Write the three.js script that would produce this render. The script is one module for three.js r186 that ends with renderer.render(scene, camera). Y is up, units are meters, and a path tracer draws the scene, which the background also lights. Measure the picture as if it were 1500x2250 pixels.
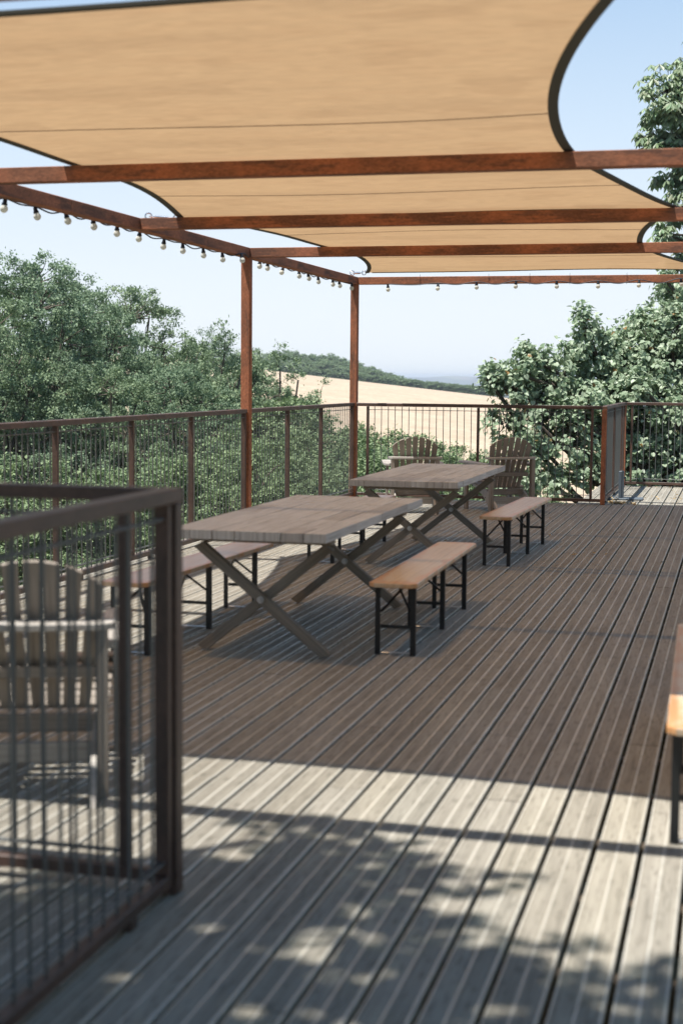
import * as THREE from 'three';
import { mergeGeometries } from 'three/addons/utils/BufferGeometryUtils.js';

// ------------------------------------------------------------------ camera, sky, sun, exposure
// World: x to the right across the deck boards, y up, the boards run along -z. "d" below is the distance along the boards (z = -d).
const scene = new THREE.Scene();
const FOCAL = 3300, EYE = new THREE.Vector3(0, 1.55, 0);
const camera = new THREE.PerspectiveCamera(2 * Math.atan(1125 / FOCAL) * 180 / Math.PI, 682 / 1024, 0.1, 12000);
const RIGHT = new THREE.Vector3(0.9672, 0.0088, -0.2538).normalize();
const FWD = new THREE.Vector3(-0.2522, -0.0897, -0.9635).normalize();
const UPV = new THREE.Vector3().crossVectors(RIGHT, FWD).normalize();
camera.position.copy(EYE);
camera.quaternion.setFromRotationMatrix(new THREE.Matrix4().makeBasis(RIGHT, UPV, FWD.clone().negate()));
camera.focus = 23; camera.userData.fStop = 2.7;

const SUN_DIR = new THREE.Vector3(-0.25, 1, 0.2).normalize();
{ // clear summer sky: pale at the horizon, blue above, a soft brightening round the sun
  const W = 256, H = 128, data = new Float32Array(W * H * 4), stops = [[-90, [0.52, 0.56, 0.58]], [0, [0.565, 0.6, 0.63]], [3, [0.545, 0.592, 0.635]], [9, [0.415, 0.51, 0.615]], [15, [0.27, 0.39, 0.55]], [30, [0.135, 0.235, 0.39]], [55, [0.078, 0.155, 0.29]], [90, [0.058, 0.122, 0.24]]];
  for (let j = 0; j < H; j++) for (let i = 0; i < W; i++) {
    const el = ((j + 0.5) / H - 0.5) * Math.PI, az = ((i + 0.5) / W - 0.5) * 2 * Math.PI, e = el * 180 / Math.PI;
    let k = 0; while (k + 2 < stops.length && e > stops[k + 1][0]) k++;
    const t = Math.min(1, Math.max(0, (e - stops[k][0]) / (stops[k + 1][0] - stops[k][0]))), ang = Math.acos(Math.min(1, Math.cos(el) * Math.cos(az) * SUN_DIR.x + Math.sin(el) * SUN_DIR.y + Math.cos(el) * Math.sin(az) * SUN_DIR.z)) * 180 / Math.PI, glow = 0.4 * Math.exp(-ang / 8);
    for (let c = 0; c < 3; c++) data[(j * W + i) * 4 + c] = stops[k][1][c] + (stops[k + 1][1][c] - stops[k][1][c]) * t + glow;
    data[(j * W + i) * 4 + 3] = 1;
  }
  const tex = new THREE.DataTexture(data, W, H, THREE.RGBAFormat, THREE.FloatType);
  tex.mapping = THREE.EquirectangularReflectionMapping; tex.magFilter = THREE.LinearFilter; tex.needsUpdate = true;
  scene.background = tex; scene.environment = tex;
}

const sun = new THREE.DirectionalLight(new THREE.Color(1, 0.965, 0.905), 5);
sun.name = 'sun';
sun.position.copy(SUN_DIR).multiplyScalar(60).add(new THREE.Vector3(-2, 0, -11));
sun.target.position.set(-2, 0, -11);
sun.castShadow = true;
sun.shadow.mapSize.set(4096, 4096);
Object.assign(sun.shadow.camera, { left: -30, right: 30, top: 30, bottom: -30, near: 1, far: 160 });
scene.add(sun, sun.target);

const renderer = new THREE.WebGLRenderer({ antialias: true });
renderer.setSize(682, 1024);
renderer.toneMapping = THREE.LinearToneMapping;
renderer.toneMappingExposure = 1.64;
renderer.shadowMap.enabled = true;
renderer.shadowMap.type = THREE.PCFSoftShadowMap;

// ------------------------------------------------------------------ small helpers
let seed = 12345;
const rnd = () => { seed = (seed + 0x6D2B79F5) | 0; let t = Math.imul(seed ^ (seed >>> 15), 1 | seed); t = (t + Math.imul(t ^ (t >>> 7), 61 | t)) ^ t; return ((t ^ (t >>> 14)) >>> 0) / 4294967296; };
const rr = (a, b) => a + (b - a) * rnd();
const gauss = () => (rnd() + rnd() + rnd() + rnd() - 2) * 0.87;
const clamp = (x, a, b) => Math.min(b, Math.max(a, x)), lerp = (a, b, t) => a + (b - a) * t;
const smooth = (a, b, x) => { const t = clamp((x - a) / (b - a), 0, 1); return t * t * (3 - 2 * t); };
const V = (x, y, z) => new THREE.Vector3(x, y, z);
// a pixel of the 1500 x 2250 photograph -> direction; the distance comes from a plane of the place
const ray = (px, py) => RIGHT.clone().multiplyScalar((px - 750) / FOCAL).addScaledVector(UPV, (1125 - py) / FOCAL).add(FWD);
const onX = (px, py, X) => { const v = ray(px, py); return EYE.clone().addScaledVector(v, X / v.x); };
const onD = (px, py, D) => { const v = ray(px, py); return EYE.clone().addScaledVector(v, -D / v.z); };

const used = {};
const numbered = (n) => { used[n] = (used[n] ?? -1) + 1; return used[n] ? n + '_' + String(used[n]).padStart(3, '0') : n; };
function group(name, label, category, at = [0, 0, 0], turn = 0, grp) {
  const o = new THREE.Group(); o.name = numbered(name); o.position.set(...at); o.rotation.y = turn;
  o.userData = { label, category }; if (grp) o.userData.group = grp; scene.add(o); return o;
}
function part(parent, name, geo, mat, pos, rot) {
  const m = new THREE.Mesh(geo, mat); m.name = name; if (pos) m.position.set(...pos); if (rot) m.rotation.set(...rot);
  m.castShadow = m.receiveShadow = true; parent.add(m); return m;
}
function structure(name, geo, mat) { const m = new THREE.Mesh(geo, mat); m.name = name; m.userData = { kind: 'structure' }; m.castShadow = m.receiveShadow = true; scene.add(m); return m; }
function copyOf(o, at, turn, label) {
  const c = o.clone(); c.name = numbered(o.name.replace(/_\d{3}$/, '')); c.userData = { ...o.userData }; if (label) c.userData.label = label;
  c.position.set(...at); c.rotation.y = turn; scene.add(c); return c;
}

// triangle soup with uv in metres
class Soup {
  constructor() { this.p = []; this.u = []; }
  tri(a, b, c, ua, ub, uc) { this.p.push(...a, ...b, ...c); this.u.push(...ua, ...ub, ...uc); }
  quad(a, b, c, d, ua, ub, uc, ud) { this.tri(a, b, c, ua, ub, uc); this.tri(a, c, d, ua, uc, ud); }
  geo() { const g = new THREE.BufferGeometry(); g.setAttribute('position', new THREE.Float32BufferAttribute(this.p, 3)); g.setAttribute('uv', new THREE.Float32BufferAttribute(this.u, 2)); g.computeVertexNormals(); return g; }
}
// box with chamfered edges; uv in metres, v along the longest side
function cbox(w, h, d, c = 0.004, uo = [0, 0]) {
  const H = [w / 2, h / 2, d / 2]; c = Math.min(c, ...H.map((x) => x * 0.49));
  const L = H[0] >= H[1] && H[0] >= H[2] ? 0 : H[2] >= H[1] ? 2 : 1;
  const s = new Soup();
  const uv = (p, n) => { const o = [0, 1, 2].filter((i) => i !== L); const k = Math.abs(n[o[0]]) > Math.abs(n[o[1]]) ? o[1] : o[0]; if (Math.abs(n[L]) > 0.9) return [p[o[0]] + uo[0], p[o[1]] + uo[1]]; return [p[k] + uo[0] + (k === o[1] ? 0.37 : 0), p[L] + uo[1]]; };
  const face = (pts, n) => {
    const e1 = pts[1].map((x, i) => x - pts[0][i]), e2 = pts[2].map((x, i) => x - pts[0][i]);
    const cr = [e1[1] * e2[2] - e1[2] * e2[1], e1[2] * e2[0] - e1[0] * e2[2], e1[0] * e2[1] - e1[1] * e2[0]];
    if (cr[0] * n[0] + cr[1] * n[1] + cr[2] * n[2] < 0) pts = pts.slice().reverse();
    const us = pts.map((p) => uv(p, n));
    if (pts.length === 4) s.quad(...pts, ...us); else s.tri(...pts, ...us);
  };
  const corner = (sx, sy, sz, ax) => { const p = [sx * H[0], sy * H[1], sz * H[2]], g = [sx, sy, sz]; for (let i = 0; i < 3; i++) if (i !== ax) p[i] -= g[i] * c; return p; };
  for (let ax = 0; ax < 3; ax++) for (const sg of [-1, 1]) {
    const o = [0, 1, 2].filter((i) => i !== ax), n = [0, 0, 0]; n[ax] = sg;
    face([[-1, -1], [1, -1], [1, 1], [-1, 1]].map(([a, b]) => { const g = [0, 0, 0]; g[ax] = sg; g[o[0]] = a; g[o[1]] = b; return corner(...g, ax); }), n);
  }
  for (let a = 0; a < 3; a++) { const b = (a + 1) % 3, k = (a + 2) % 3; for (const sa of [-1, 1]) for (const sb of [-1, 1]) { const g = (sk) => { const q = [0, 0, 0]; q[a] = sa; q[b] = sb; q[k] = sk; return q; }; const n = [0, 0, 0]; n[a] = sa * 0.7; n[b] = sb * 0.7; face([corner(...g(-1), a), corner(...g(1), a), corner(...g(1), b), corner(...g(-1), b)], n); } }
  for (const x of [-1, 1]) for (const y of [-1, 1]) for (const z of [-1, 1]) face([corner(x, y, z, 0), corner(x, y, z, 1), corner(x, y, z, 2)], [x * 0.577, y * 0.577, z * 0.577]);
  return s.geo();
}
// square bar between two points
function bar(a, b, w, h = w, c = 0.003, twist = 0) {
  const A = V(...a), B = V(...b), len = A.distanceTo(B), g = cbox(w, len, h, c, [rnd() * 3, rnd() * 3]);
  if (twist) g.rotateY(twist);
  g.applyQuaternion(new THREE.Quaternion().setFromUnitVectors(V(0, 1, 0), B.clone().sub(A).normalize()));
  const m = A.add(B).multiplyScalar(0.5); g.translate(m.x, m.y, m.z); return g;
}
function rodBetween(a, b, r, seg = 8) {
  const A = V(...a), B = V(...b), len = A.distanceTo(B), g = new THREE.CylinderGeometry(r, r, len, seg, 1);
  g.applyQuaternion(new THREE.Quaternion().setFromUnitVectors(V(0, 1, 0), B.clone().sub(A).normalize()));
  const m = A.add(B).multiplyScalar(0.5); g.translate(m.x, m.y, m.z); return g;
}
const merged = (list) => mergeGeometries(list.map((g) => { const q = g.index ? g.toNonIndexed() : g; for (const k of Object.keys(q.attributes)) if (!['position', 'normal', 'uv'].includes(k)) q.deleteAttribute(k); return q; }));

// tileable value noise
function lattice(n, m, s) { const a = new Float32Array(n * m); let k = s | 0; for (let i = 0; i < a.length; i++) { k = (k + 0x6D2B79F5) | 0; let t = Math.imul(k ^ (k >>> 15), 1 | k); t = (t + Math.imul(t ^ (t >>> 7), 61 | t)) ^ t; a[i] = ((t ^ (t >>> 14)) >>> 0) / 4294967296; } return a; }
function noiseField(n, m, s) { const a = lattice(n, m, s); return (u, v) => { let x = (u - Math.floor(u)) * n, y = (v - Math.floor(v)) * m; const i = Math.floor(x) % n, j = Math.floor(y) % m; x -= Math.floor(x); y -= Math.floor(y); x = x * x * (3 - 2 * x); y = y * y * (3 - 2 * y); const i2 = (i + 1) % n, j2 = (j + 1) % m; return lerp(lerp(a[j * n + i], a[j * n + i2], x), lerp(a[j2 * n + i], a[j2 * n + i2], x), y); }; }
function fbm(n, m, s, oct = 4) { const f = []; for (let o = 0; o < oct; o++) f.push(noiseField(n << o, m << o, s + o * 101)); return (u, v) => { let t = 0, w = 0.5, sum = 0; for (const g of f) { t += g(u, v) * w; sum += w; w *= 0.55; } return t / sum; }; }
function texture(w, h, fn, srgb = true, rep = [1, 1]) {
  const d = new Uint8Array(w * h * 4);
  for (let j = 0; j < h; j++) for (let i = 0; i < w; i++) { const c = fn((i + 0.5) / w, (j + 0.5) / h), k = (j * w + i) * 4; for (let q = 0; q < 3; q++) d[k + q] = clamp(Array.isArray(c) ? c[q] : c, 0, 255); d[k + 3] = 255; }
  const t = new THREE.DataTexture(d, w, h, THREE.RGBAFormat); t.wrapS = t.wrapT = THREE.RepeatWrapping; t.magFilter = THREE.LinearFilter; t.minFilter = THREE.LinearMipmapLinearFilter; t.generateMipmaps = true; t.repeat.set(...rep); if (srgb) t.colorSpace = THREE.SRGBColorSpace; t.needsUpdate = true; return t;
}
const mixc = (a, b, t) => [lerp(a[0], b[0], t), lerp(a[1], b[1], t), lerp(a[2], b[2], t)];

// ------------------------------------------------------------------ materials
function woodMaterial(base, dark, light, opt = {}) {
  const fibre = fbm(64, 4, opt.s ?? 7, 4), broad = fbm(5, 3, (opt.s ?? 7) + 31, 4), knot = fbm(9, 5, (opt.s ?? 7) + 77, 3), fine = fbm(180, 12, (opt.s ?? 7) + 5, 2);
  const f = (u, v) => { const a = fibre(u + 0.02 * (knot(u, v) - 0.5), v), b = broad(u, v), c = fine(u, v); let col = mixc(base, dark, clamp((0.52 - a) * 2.4, 0, 1) * (opt.grain ?? 0.8)); col = mixc(col, light, clamp((b - 0.45) * 2.2, 0, 1) * 0.7); const k = 0.9 + 0.2 * c; return col.map((x) => x * k); };
  const map = texture(256, 512, f, true, [1 / 0.5, 1 / 1.6]);
  const bump = texture(256, 512, (u, v) => 255 * (0.55 * fibre(u + 0.02 * (knot(u, v) - 0.5), v) + 0.45 * fine(u, v)), false, [1 / 0.5, 1 / 1.6]);
  return new THREE.MeshPhysicalMaterial({ map, bumpMap: bump, bumpScale: opt.bump ?? 0.0012, roughness: opt.rough ?? 0.7, clearcoat: opt.coat ?? 0, clearcoatRoughness: opt.coatRough ?? 0.4 });
}
const M = {};
{ // ribbed deck board: u runs once across the board, v is metres / 4
  const fib = fbm(40, 10, 3, 4), bro = fbm(3, 9, 9, 4), spot = fbm(14, 60, 21, 3), fine = fbm(90, 60, 33, 2);
  const strip = (u) => { const e = Math.min(u, 1 - u) * 0.145, c = Math.abs(u - 0.5) * 0.145; return Math.max(1 - smooth(0.007, 0.0085, e), 1 - smooth(0.003, 0.0042, c)); };
  const col = (u, v) => { const a = fib(u, v), b = bro(u, v), s = strip(u), k = spot(u, v); let c = mixc([157, 151, 139], [127, 121, 110], clamp((0.55 - a) * 2.2, 0, 1)); c = mixc(c, [172, 166, 154], clamp((b - 0.45) * 2.4, 0, 1) * 0.8); c = mixc(c, [116, 111, 100], smooth(0.6, 0.74, k) * 0.55); c = mixc(c, [189, 185, 174], s * 0.8); const f = 0.93 + 0.14 * fine(u, v); return c.map((x) => x * f); };
  M.deck = new THREE.MeshStandardMaterial({
    map: texture(256, 1024, col), roughnessMap: texture(256, 256, (u, v) => { const s = strip(u); const r = lerp(0.88, 0.3, s) + 0.16 * (spot(u, v) - 0.5); return [0, 255 * r, 0]; }, false), roughness: 1,
    bumpMap: texture(256, 1024, (u, v) => 255 * (0.6 * fib(u, v) + 0.4 * fine(u, v)), false), bumpScale: 0.0007 });
}
{ // rust coloured steel of the pergola
  const a = fbm(6, 6, 41, 5), b = fbm(26, 4, 52, 4), c = fbm(70, 70, 61, 2), st = fbm(7, 9, 71, 3), d2 = fbm(11, 3, 75, 4);
  const f = (u, v) => { let q = mixc([163, 101, 70], [124, 82, 60], clamp((a(u, v) - 0.35) * 2.1, 0, 1)); q = mixc(q, [180, 116, 82], clamp((b(u, v) - 0.52) * 2.6, 0, 1) * 0.75); q = mixc(q, [92, 64, 52], smooth(0.56, 0.72, d2(u, v)) * 0.6); const k = 0.84 + 0.32 * c(u, v); return q.map((x) => x * k); };
  M.rust = new THREE.MeshStandardMaterial({ map: texture(512, 512, f, true, [1.6, 0.9]), roughness: 0.85, metalness: 0.0, bumpMap: texture(256, 256, (u, v) => 255 * c(u, v), false, [4, 2.2]), bumpScale: 0.0006 });
  const g = (u, v) => { let q = mixc([88, 67, 57], [70, 56, 48], clamp((a(u, v) - 0.35) * 2.1, 0, 1)); q = mixc(q, [112, 81, 66], clamp((b(u, v) - 0.5) * 2.4, 0, 1) * 0.6); q = mixc(q, [66, 48, 42], smooth(0.58, 0.75, st(u, v)) * 0.5); const k = 0.88 + 0.24 * c(u, v); return q.map((x) => x * k); };
  M.rail = new THREE.MeshStandardMaterial({ map: texture(512, 512, g, true, [1.6, 0.9]), roughness: 0.5, metalness: 0.0, bumpMap: texture(256, 256, (u, v) => 255 * c(u, v), false, [4, 2.2]), bumpScale: 0.0004 });
}
M.rod = new THREE.MeshStandardMaterial({ color: new THREE.Color(0.12, 0.125, 0.12), roughness: 0.42, metalness: 0.1 });
M.black = new THREE.MeshStandardMaterial({ color: new THREE.Color(0.012, 0.014, 0.015), roughness: 0.42 });
M.zinc = new THREE.MeshStandardMaterial({ color: new THREE.Color(0.52, 0.54, 0.56), roughness: 0.35, metalness: 0.85 });
M.steel = new THREE.MeshStandardMaterial({ color: new THREE.Color(0.75, 0.75, 0.76), roughness: 0.16, metalness: 1 });
M.grey = new THREE.MeshStandardMaterial({ color: new THREE.Color(0.1, 0.125, 0.15), roughness: 0.55, metalness: 0.1 });
M.cable = new THREE.MeshStandardMaterial({ color: new THREE.Color(0.008, 0.011, 0.02), roughness: 0.5 });
M.bulb = new THREE.MeshPhysicalMaterial({ color: new THREE.Color(0.86, 0.84, 0.76), roughness: 0.92, transmission: 0.5, thickness: 0, specularIntensity: 0.4 });
M.table = woodMaterial([190, 190, 189], [130, 127, 125], [208, 208, 207], { s: 11, rough: 0.6, bump: 0.0022, grain: 0.7 });
M.tableDark = woodMaterial([176, 174, 172], [118, 114, 112], [196, 194, 192], { s: 211, rough: 0.62, bump: 0.0022, grain: 0.7 });
M.tableLeg = woodMaterial([134, 126, 114], [88, 81, 72], [154, 145, 132], { s: 17, rough: 0.7, bump: 0.0018 });
M.bench = woodMaterial([190, 124, 76], [138, 82, 46], [206, 158, 118], { s: 19, rough: 0.5, bump: 0.0006, coat: 0.7, coatRough: 0.32, grain: 0.6 });
{ // bench seat: varnish worn away to grey along the middle, orange left near the ends and edges; u, v in metres from the middle
  const g1 = fbm(40, 4, 701, 4), w1 = fbm(5, 14, 711, 4), k1 = fbm(12, 50, 721, 3);
  const col = (u, v) => { const x = (u - 0.5) * 0.3, y = (v - 0.5) * 2.4, edge = Math.min(0.13 - Math.abs(x), (1.09 - Math.abs(y)) * 0.35), worn = smooth(0.0, 0.045, edge + 0.09 * (w1(u, v) - 0.5)); let c = mixc([206, 150, 96], [176, 118, 70], clamp((0.55 - g1(u, v)) * 2.2, 0, 1)); c = mixc(c, mixc([208, 190, 166], [178, 156, 130], clamp((0.55 - g1(u, v)) * 2, 0, 1)), worn * (0.82 + 0.3 * (k1(u, v) - 0.5))); return c; };
  const map = texture(256, 1024, col, true, [1 / 0.3, 1 / 2.4]); map.offset.set(0.5, 0.5);
  M.benchSeat = new THREE.MeshPhysicalMaterial({ map, roughness: 0.42, clearcoat: 0.5, clearcoatRoughness: 0.3, bumpMap: texture(128, 512, (u, v) => 255 * g1(u, v), false, [1 / 0.3, 1 / 2.4]), bumpScale: 0.0005 });
}
M.chair = woodMaterial([140, 130, 119], [94, 85, 77], [158, 149, 139], { s: 23, rough: 0.68, bump: 0.0012 });
M.chairSunlit = woodMaterial([166, 160, 152], [124, 116, 108], [186, 181, 174], { s: 29, rough: 0.62, bump: 0.0012 });  // paler copy of the chair wood, sunlight put into its colour
{ // sail cloth: woven, sun shines through it
  const w1 = fbm(12, 22, 81, 5), w2 = fbm(3, 8, 91, 4), w3 = fbm(60, 160, 95, 2), w4 = fbm(11, 11, 97, 4);
  const f = (u, v) => { const a = w1(u, v), b = w2(u, v); let q = mixc([192, 157, 118], [185, 148, 110], clamp((0.55 - a) * 1.1, 0, 1)); q = mixc(q, [170, 138, 104], smooth(0.48, 0.72, b) * 0.3); q = mixc(q, [160, 127, 94], smooth(0.56, 0.72, w4(u, v)) * 0.22); const k = 0.95 + 0.1 * w3(u, v); return q.map((x) => x * k); };
  M.sail = new THREE.MeshPhysicalMaterial({ map: texture(512, 1024, f, true, [1 / 4, 1 / 2.4]), roughness: 0.82, transmission: 0.56, thickness: 0, side: THREE.DoubleSide, specularIntensity: 0.05 });
}
M.hem = new THREE.MeshStandardMaterial({ color: new THREE.Color(0.07, 0.066, 0.052), roughness: 0.9, side: THREE.DoubleSide });
M.seam = new THREE.MeshStandardMaterial({ color: new THREE.Color(0.13, 0.09, 0.055), roughness: 0.9, side: THREE.DoubleSide });
const barkTex = (() => { const a = fbm(24, 5, 301, 4), b = fbm(5, 5, 311, 3); return texture(256, 256, (u, v) => mixc([64, 56, 48], [112, 100, 88], clamp(a(u, v) * 1.3 - 0.2 + 0.3 * (b(u, v) - 0.5), 0, 1)), true, [2, 0.7]); })();
M.bark = new THREE.MeshStandardMaterial({ map: barkTex, roughness: 0.9 });
const leafMaterial = (rough = 0.55, through = 0.3) => new THREE.MeshPhysicalMaterial({ color: 0xffffff, vertexColors: true, roughness: rough, transmission: through, thickness: 0, side: THREE.DoubleSide, specularIntensity: 0.45 });
M.oakLeaf = leafMaterial(0.65, 0.4); M.broadLeaf = leafMaterial(0.42, 0.38); M.dryLeaf = leafMaterial(0.8, 0.2);

// ------------------------------------------------------------------ terrain, field, far hills
const crest = (t) => clamp(1.9 - 34.2 * (t + 0.2913), -12, 5.5);
const bumpN = fbm(16, 16, 401, 5);
function ground(x, z) {
  const r = Math.hypot(x, z), d = -z, t = d > 1 ? clamp(x / d, -1.6, 1.2) : (x < 0 ? -1.6 : 1.2);
  let h = lerp(-2.9, -7.4, smooth(7, 60, r));
  if (d > 0) {
    const s = clamp((r - 95) / 235, 0, 1); h = lerp(h, crest(t), 1 - Math.pow(1 - s, 1.6));
    if (r > 330) h = lerp(crest(t), -42, smooth(330, 1300, r));
    if (r > 1300) {
      const n = bumpN(Math.atan2(x, d) * 1.1 + 3, 0.31), n2 = bumpN(Math.atan2(x, d) * 1.7 + 5, 0.77);
      h += (30 + 14 * (n - 0.5)) * Math.exp(-(((r - 2300) / 420) ** 2)) + (46 + 26 * (n2 - 0.5)) * smooth(3200, 5000, r);
    }
  } else h = lerp(h, -4, smooth(20, 80, r));
  return h + (r > 14 && r < 95 ? 0.5 * (bumpN(x / 60, z / 60) - 0.5) : 0);
}
{
  const angs = []; for (let a = -180; a < -60; a += 6) angs.push(a); for (let a = -60; a < 40; a += 0.4) angs.push(a); for (let a = 40; a <= 180; a += 5) angs.push(a);
  if (angs[angs.length - 1] < 180) angs.push(180);
  const rad = [0.5, 3, 6]; for (let r = 9; r < 7500; r *= r < 90 ? 1.12 : r < 420 ? 1.06 : 1.045) rad.push(r);
  const p = [], u = [], c = [], idx = [], patch = fbm(30, 30, 501, 4), fine = fbm(120, 120, 511, 3);
  for (const r of rad) for (const a of angs) {
    const x = r * Math.sin(a * Math.PI / 180), z = -r * Math.cos(a * Math.PI / 180); p.push(x, ground(x, z), z); u.push(x / 3, z / 3);
    let q;
    if (r < 700) q = mixc([0.07, 0.085, 0.045], [0.2, 0.17, 0.1], clamp(patch(x / 300, z / 300) * 1.6 - 0.4, 0, 1));
    else { const f = fine(x / 9000, z / 9000), g = patch(x / 9000, z / 9000); q = mixc([0.025, 0.05, 0.03], [0.3, 0.27, 0.17], smooth(0.53, 0.6, f * 0.6 + g * 0.4)); q = q.map((k) => k * (0.8 + 0.4 * rnd())); }
    c.push(...q);
  }
  const n = angs.length; for (let i = 0; i + 1 < rad.length; i++) for (let j = 0; j + 1 < n; j++) { const a = i * n + j, b = a + 1, e = a + n, f = e + 1; idx.push(a, b, e, b, f, e); }
  const g = new THREE.BufferGeometry(); g.setAttribute('position', new THREE.Float32BufferAttribute(p, 3)); g.setAttribute('uv', new THREE.Float32BufferAttribute(u, 2)); g.setAttribute('color', new THREE.Float32BufferAttribute(c, 3)); g.setIndex(idx); g.computeVertexNormals();
  const tn = fbm(20, 20, 521, 4);
  structure('terrain', g, new THREE.MeshStandardMaterial({ vertexColors: true, map: texture(256, 256, (a, b) => 140 + 115 * tn(a, b)), roughness: 0.95, side: THREE.DoubleSide }));
}
{
  const p = [], u = [], idx = [], A = 130, R = 60;
  for (let i = 0; i <= R; i++) for (let j = 0; j <= A; j++) { const r = lerp(98, 338, i / R), a = lerp(-62, 6, j / A) * Math.PI / 180, x = r * Math.sin(a), z = -r * Math.cos(a); p.push(x, ground(x, z) + 0.12, z); u.push(x / 40, z / 40); }
  for (let i = 0; i < R; i++) for (let j = 0; j < A; j++) { const a = i * (A + 1) + j, b = a + 1, e = a + A + 1, f = e + 1; idx.push(a, b, e, b, f, e); }
  const g = new THREE.BufferGeometry(); g.setAttribute('position', new THREE.Float32BufferAttribute(p, 3)); g.setAttribute('uv', new THREE.Float32BufferAttribute(u, 2)); g.setIndex(idx); g.computeVertexNormals();
  const a = fbm(8, 8, 601, 5), b = fbm(90, 30, 611, 3), r2 = fbm(3, 44, 621, 3);
  structure('wheat_field', g, new THREE.MeshStandardMaterial({ map: texture(512, 512, (s, t) => { let q = mixc([181, 162, 138], [170, 150, 126], clamp(a(s, t) * 1.8 - 0.4, 0, 1)); const k = (0.92 + 0.16 * b(s, t)) * (0.97 + 0.06 * r2(s, t)); return q.map((v) => v * k); }), roughness: 0.95, side: THREE.DoubleSide }));
}

// ------------------------------------------------------------------ deck
const PITCH = 0.15, BOARD_W = 0.132, GAP0 = -0.411;
{
  const deck = new THREE.Group(); deck.name = 'deck'; deck.userData = { kind: 'structure' }; scene.add(deck);
  const LEN = 4.0, END = 0.004, prof = []; // cross-section, left to right along the top
  const w = BOARD_W, T = 0;
  prof.push([-w / 2, -0.027], [-w / 2, T - 0.003], [-w / 2 + 0.0025, T]);
  const band = (x0, x1, n) => { const s = (x1 - x0) / n; for (let i = 0; i < n; i++) { const a = x0 + i * s; prof.push([a, T], [a + s * 0.22, T - 0.0021], [a + s * 0.42, T - 0.0021], [a + s * 0.64, T]); } prof.push([x1, T]); };
  band(-w / 2 + 0.0085, -0.0038, 10); band(0.0038, w / 2 - 0.0085, 10);
  prof.push([w / 2 - 0.0025, T], [w / 2, T - 0.003], [w / 2, -0.027]);
  const make = (len, uo) => {
    const s = new Soup(), z0 = -len / 2, z1 = len / 2;
    for (let i = 0; i + 1 < prof.length; i++) { const [xa, ya] = prof[i], [xb, yb] = prof[i + 1], ua = xa / w + 0.5, ub = xb / w + 0.5; s.quad([xa, ya, z1], [xb, yb, z1], [xb, yb, z0], [xa, ya, z0], [ua, uo], [ub, uo], [ub, uo + len / 4], [ua, uo + len / 4]); }
    for (const z of [z0, z1]) s.quad([-w / 2, -0.027, z], [-w / 2, -0.001, z], [w / 2, -0.001, z], [w / 2, -0.027, z], [0, 0], [0, 0.01], [1, 0.01], [1, 0]);
    s.quad([-w / 2, -0.027, z0], [w / 2, -0.027, z0], [w / 2, -0.027, z1], [-w / 2, -0.027, z1], [0, 0], [1, 0], [1, 1], [0, 1]);
    return s.geo();
  };
  const kinds = [0, 0.17, 0.31, 0.52, 0.68, 0.83].map((u) => make(LEN - END, u));
  const half = {}; const cut = (len, k) => half[len.toFixed(2) + k] ??= make(len - END, k * 0.31);
  const DMIN = -1.6, tones = [[1, 1, 1], [0.93, 0.92, 0.9], [1.04, 1.03, 1.0], [0.97, 0.98, 0.98], [0.88, 0.87, 0.85]].map((c) => { const m = M.deck.clone(); m.color = new THREE.Color(...c); return m; });
  for (let k = -31; k <= 16; k++) {
    const x = GAP0 + (k + 0.5) * PITCH; if (x < -5.02) continue;
    const dmax = x > -1.86 ? 22.28 : 18.86; let d = DMIN - (((k % 4) + 4) % 4) * 1.0; let i = 0;
    while (d < dmax - 0.05) {
      const a = Math.max(d, DMIN), b = Math.min(d + LEN, dmax); const len = b - a; d += LEN; i++;
      if (len < 0.2) continue;
      const v = Math.abs(k * 7 + i * 3) % 6;
      const m = part(deck, numbered('plank'), Math.abs(len - LEN) < 0.01 ? kinds[v]   : cut(len, v % 3), tones[Math.floor(rnd() * rnd() * 4.99)], [x + rr(-0.0006, 0.0006), rr(-0.0012, 0.0008), -(a + b) / 2]);
      m.rotation.z = rr(-0.004, 0.004);
    }
  }
  const jm = woodMaterial([84, 72, 58], [50, 42, 34], [98, 86, 70], { s: 37 });
  for (let d = -1.4; d < 22.3; d += 0.59) { const x0 = d > 18.8 ? -1.84 : -5.0, x1 = 2.05; part(deck, numbered('joist'), cbox(x1 - x0, 0.14, 0.06, 0.002, [rnd(), rnd()]), jm, [(x0 + x1) / 2, -0.098, -d]); }
  const f = (x, d) => part(deck, numbered('support_post'), cbox(0.12, Math.abs(ground(x, -d)) - 0.17 + 0.6, 0.12, 0.004), jm, [x, (ground(x, -d) - 0.6 - 0.168) / 2, -d]);
  for (const d of [0, 4, 8, 12, 16, 18.5]) for (const x of [-4.8, -1.7, 1.8]) f(x, d); f(-1.7, 22); f(1.8, 22);
}

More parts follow.
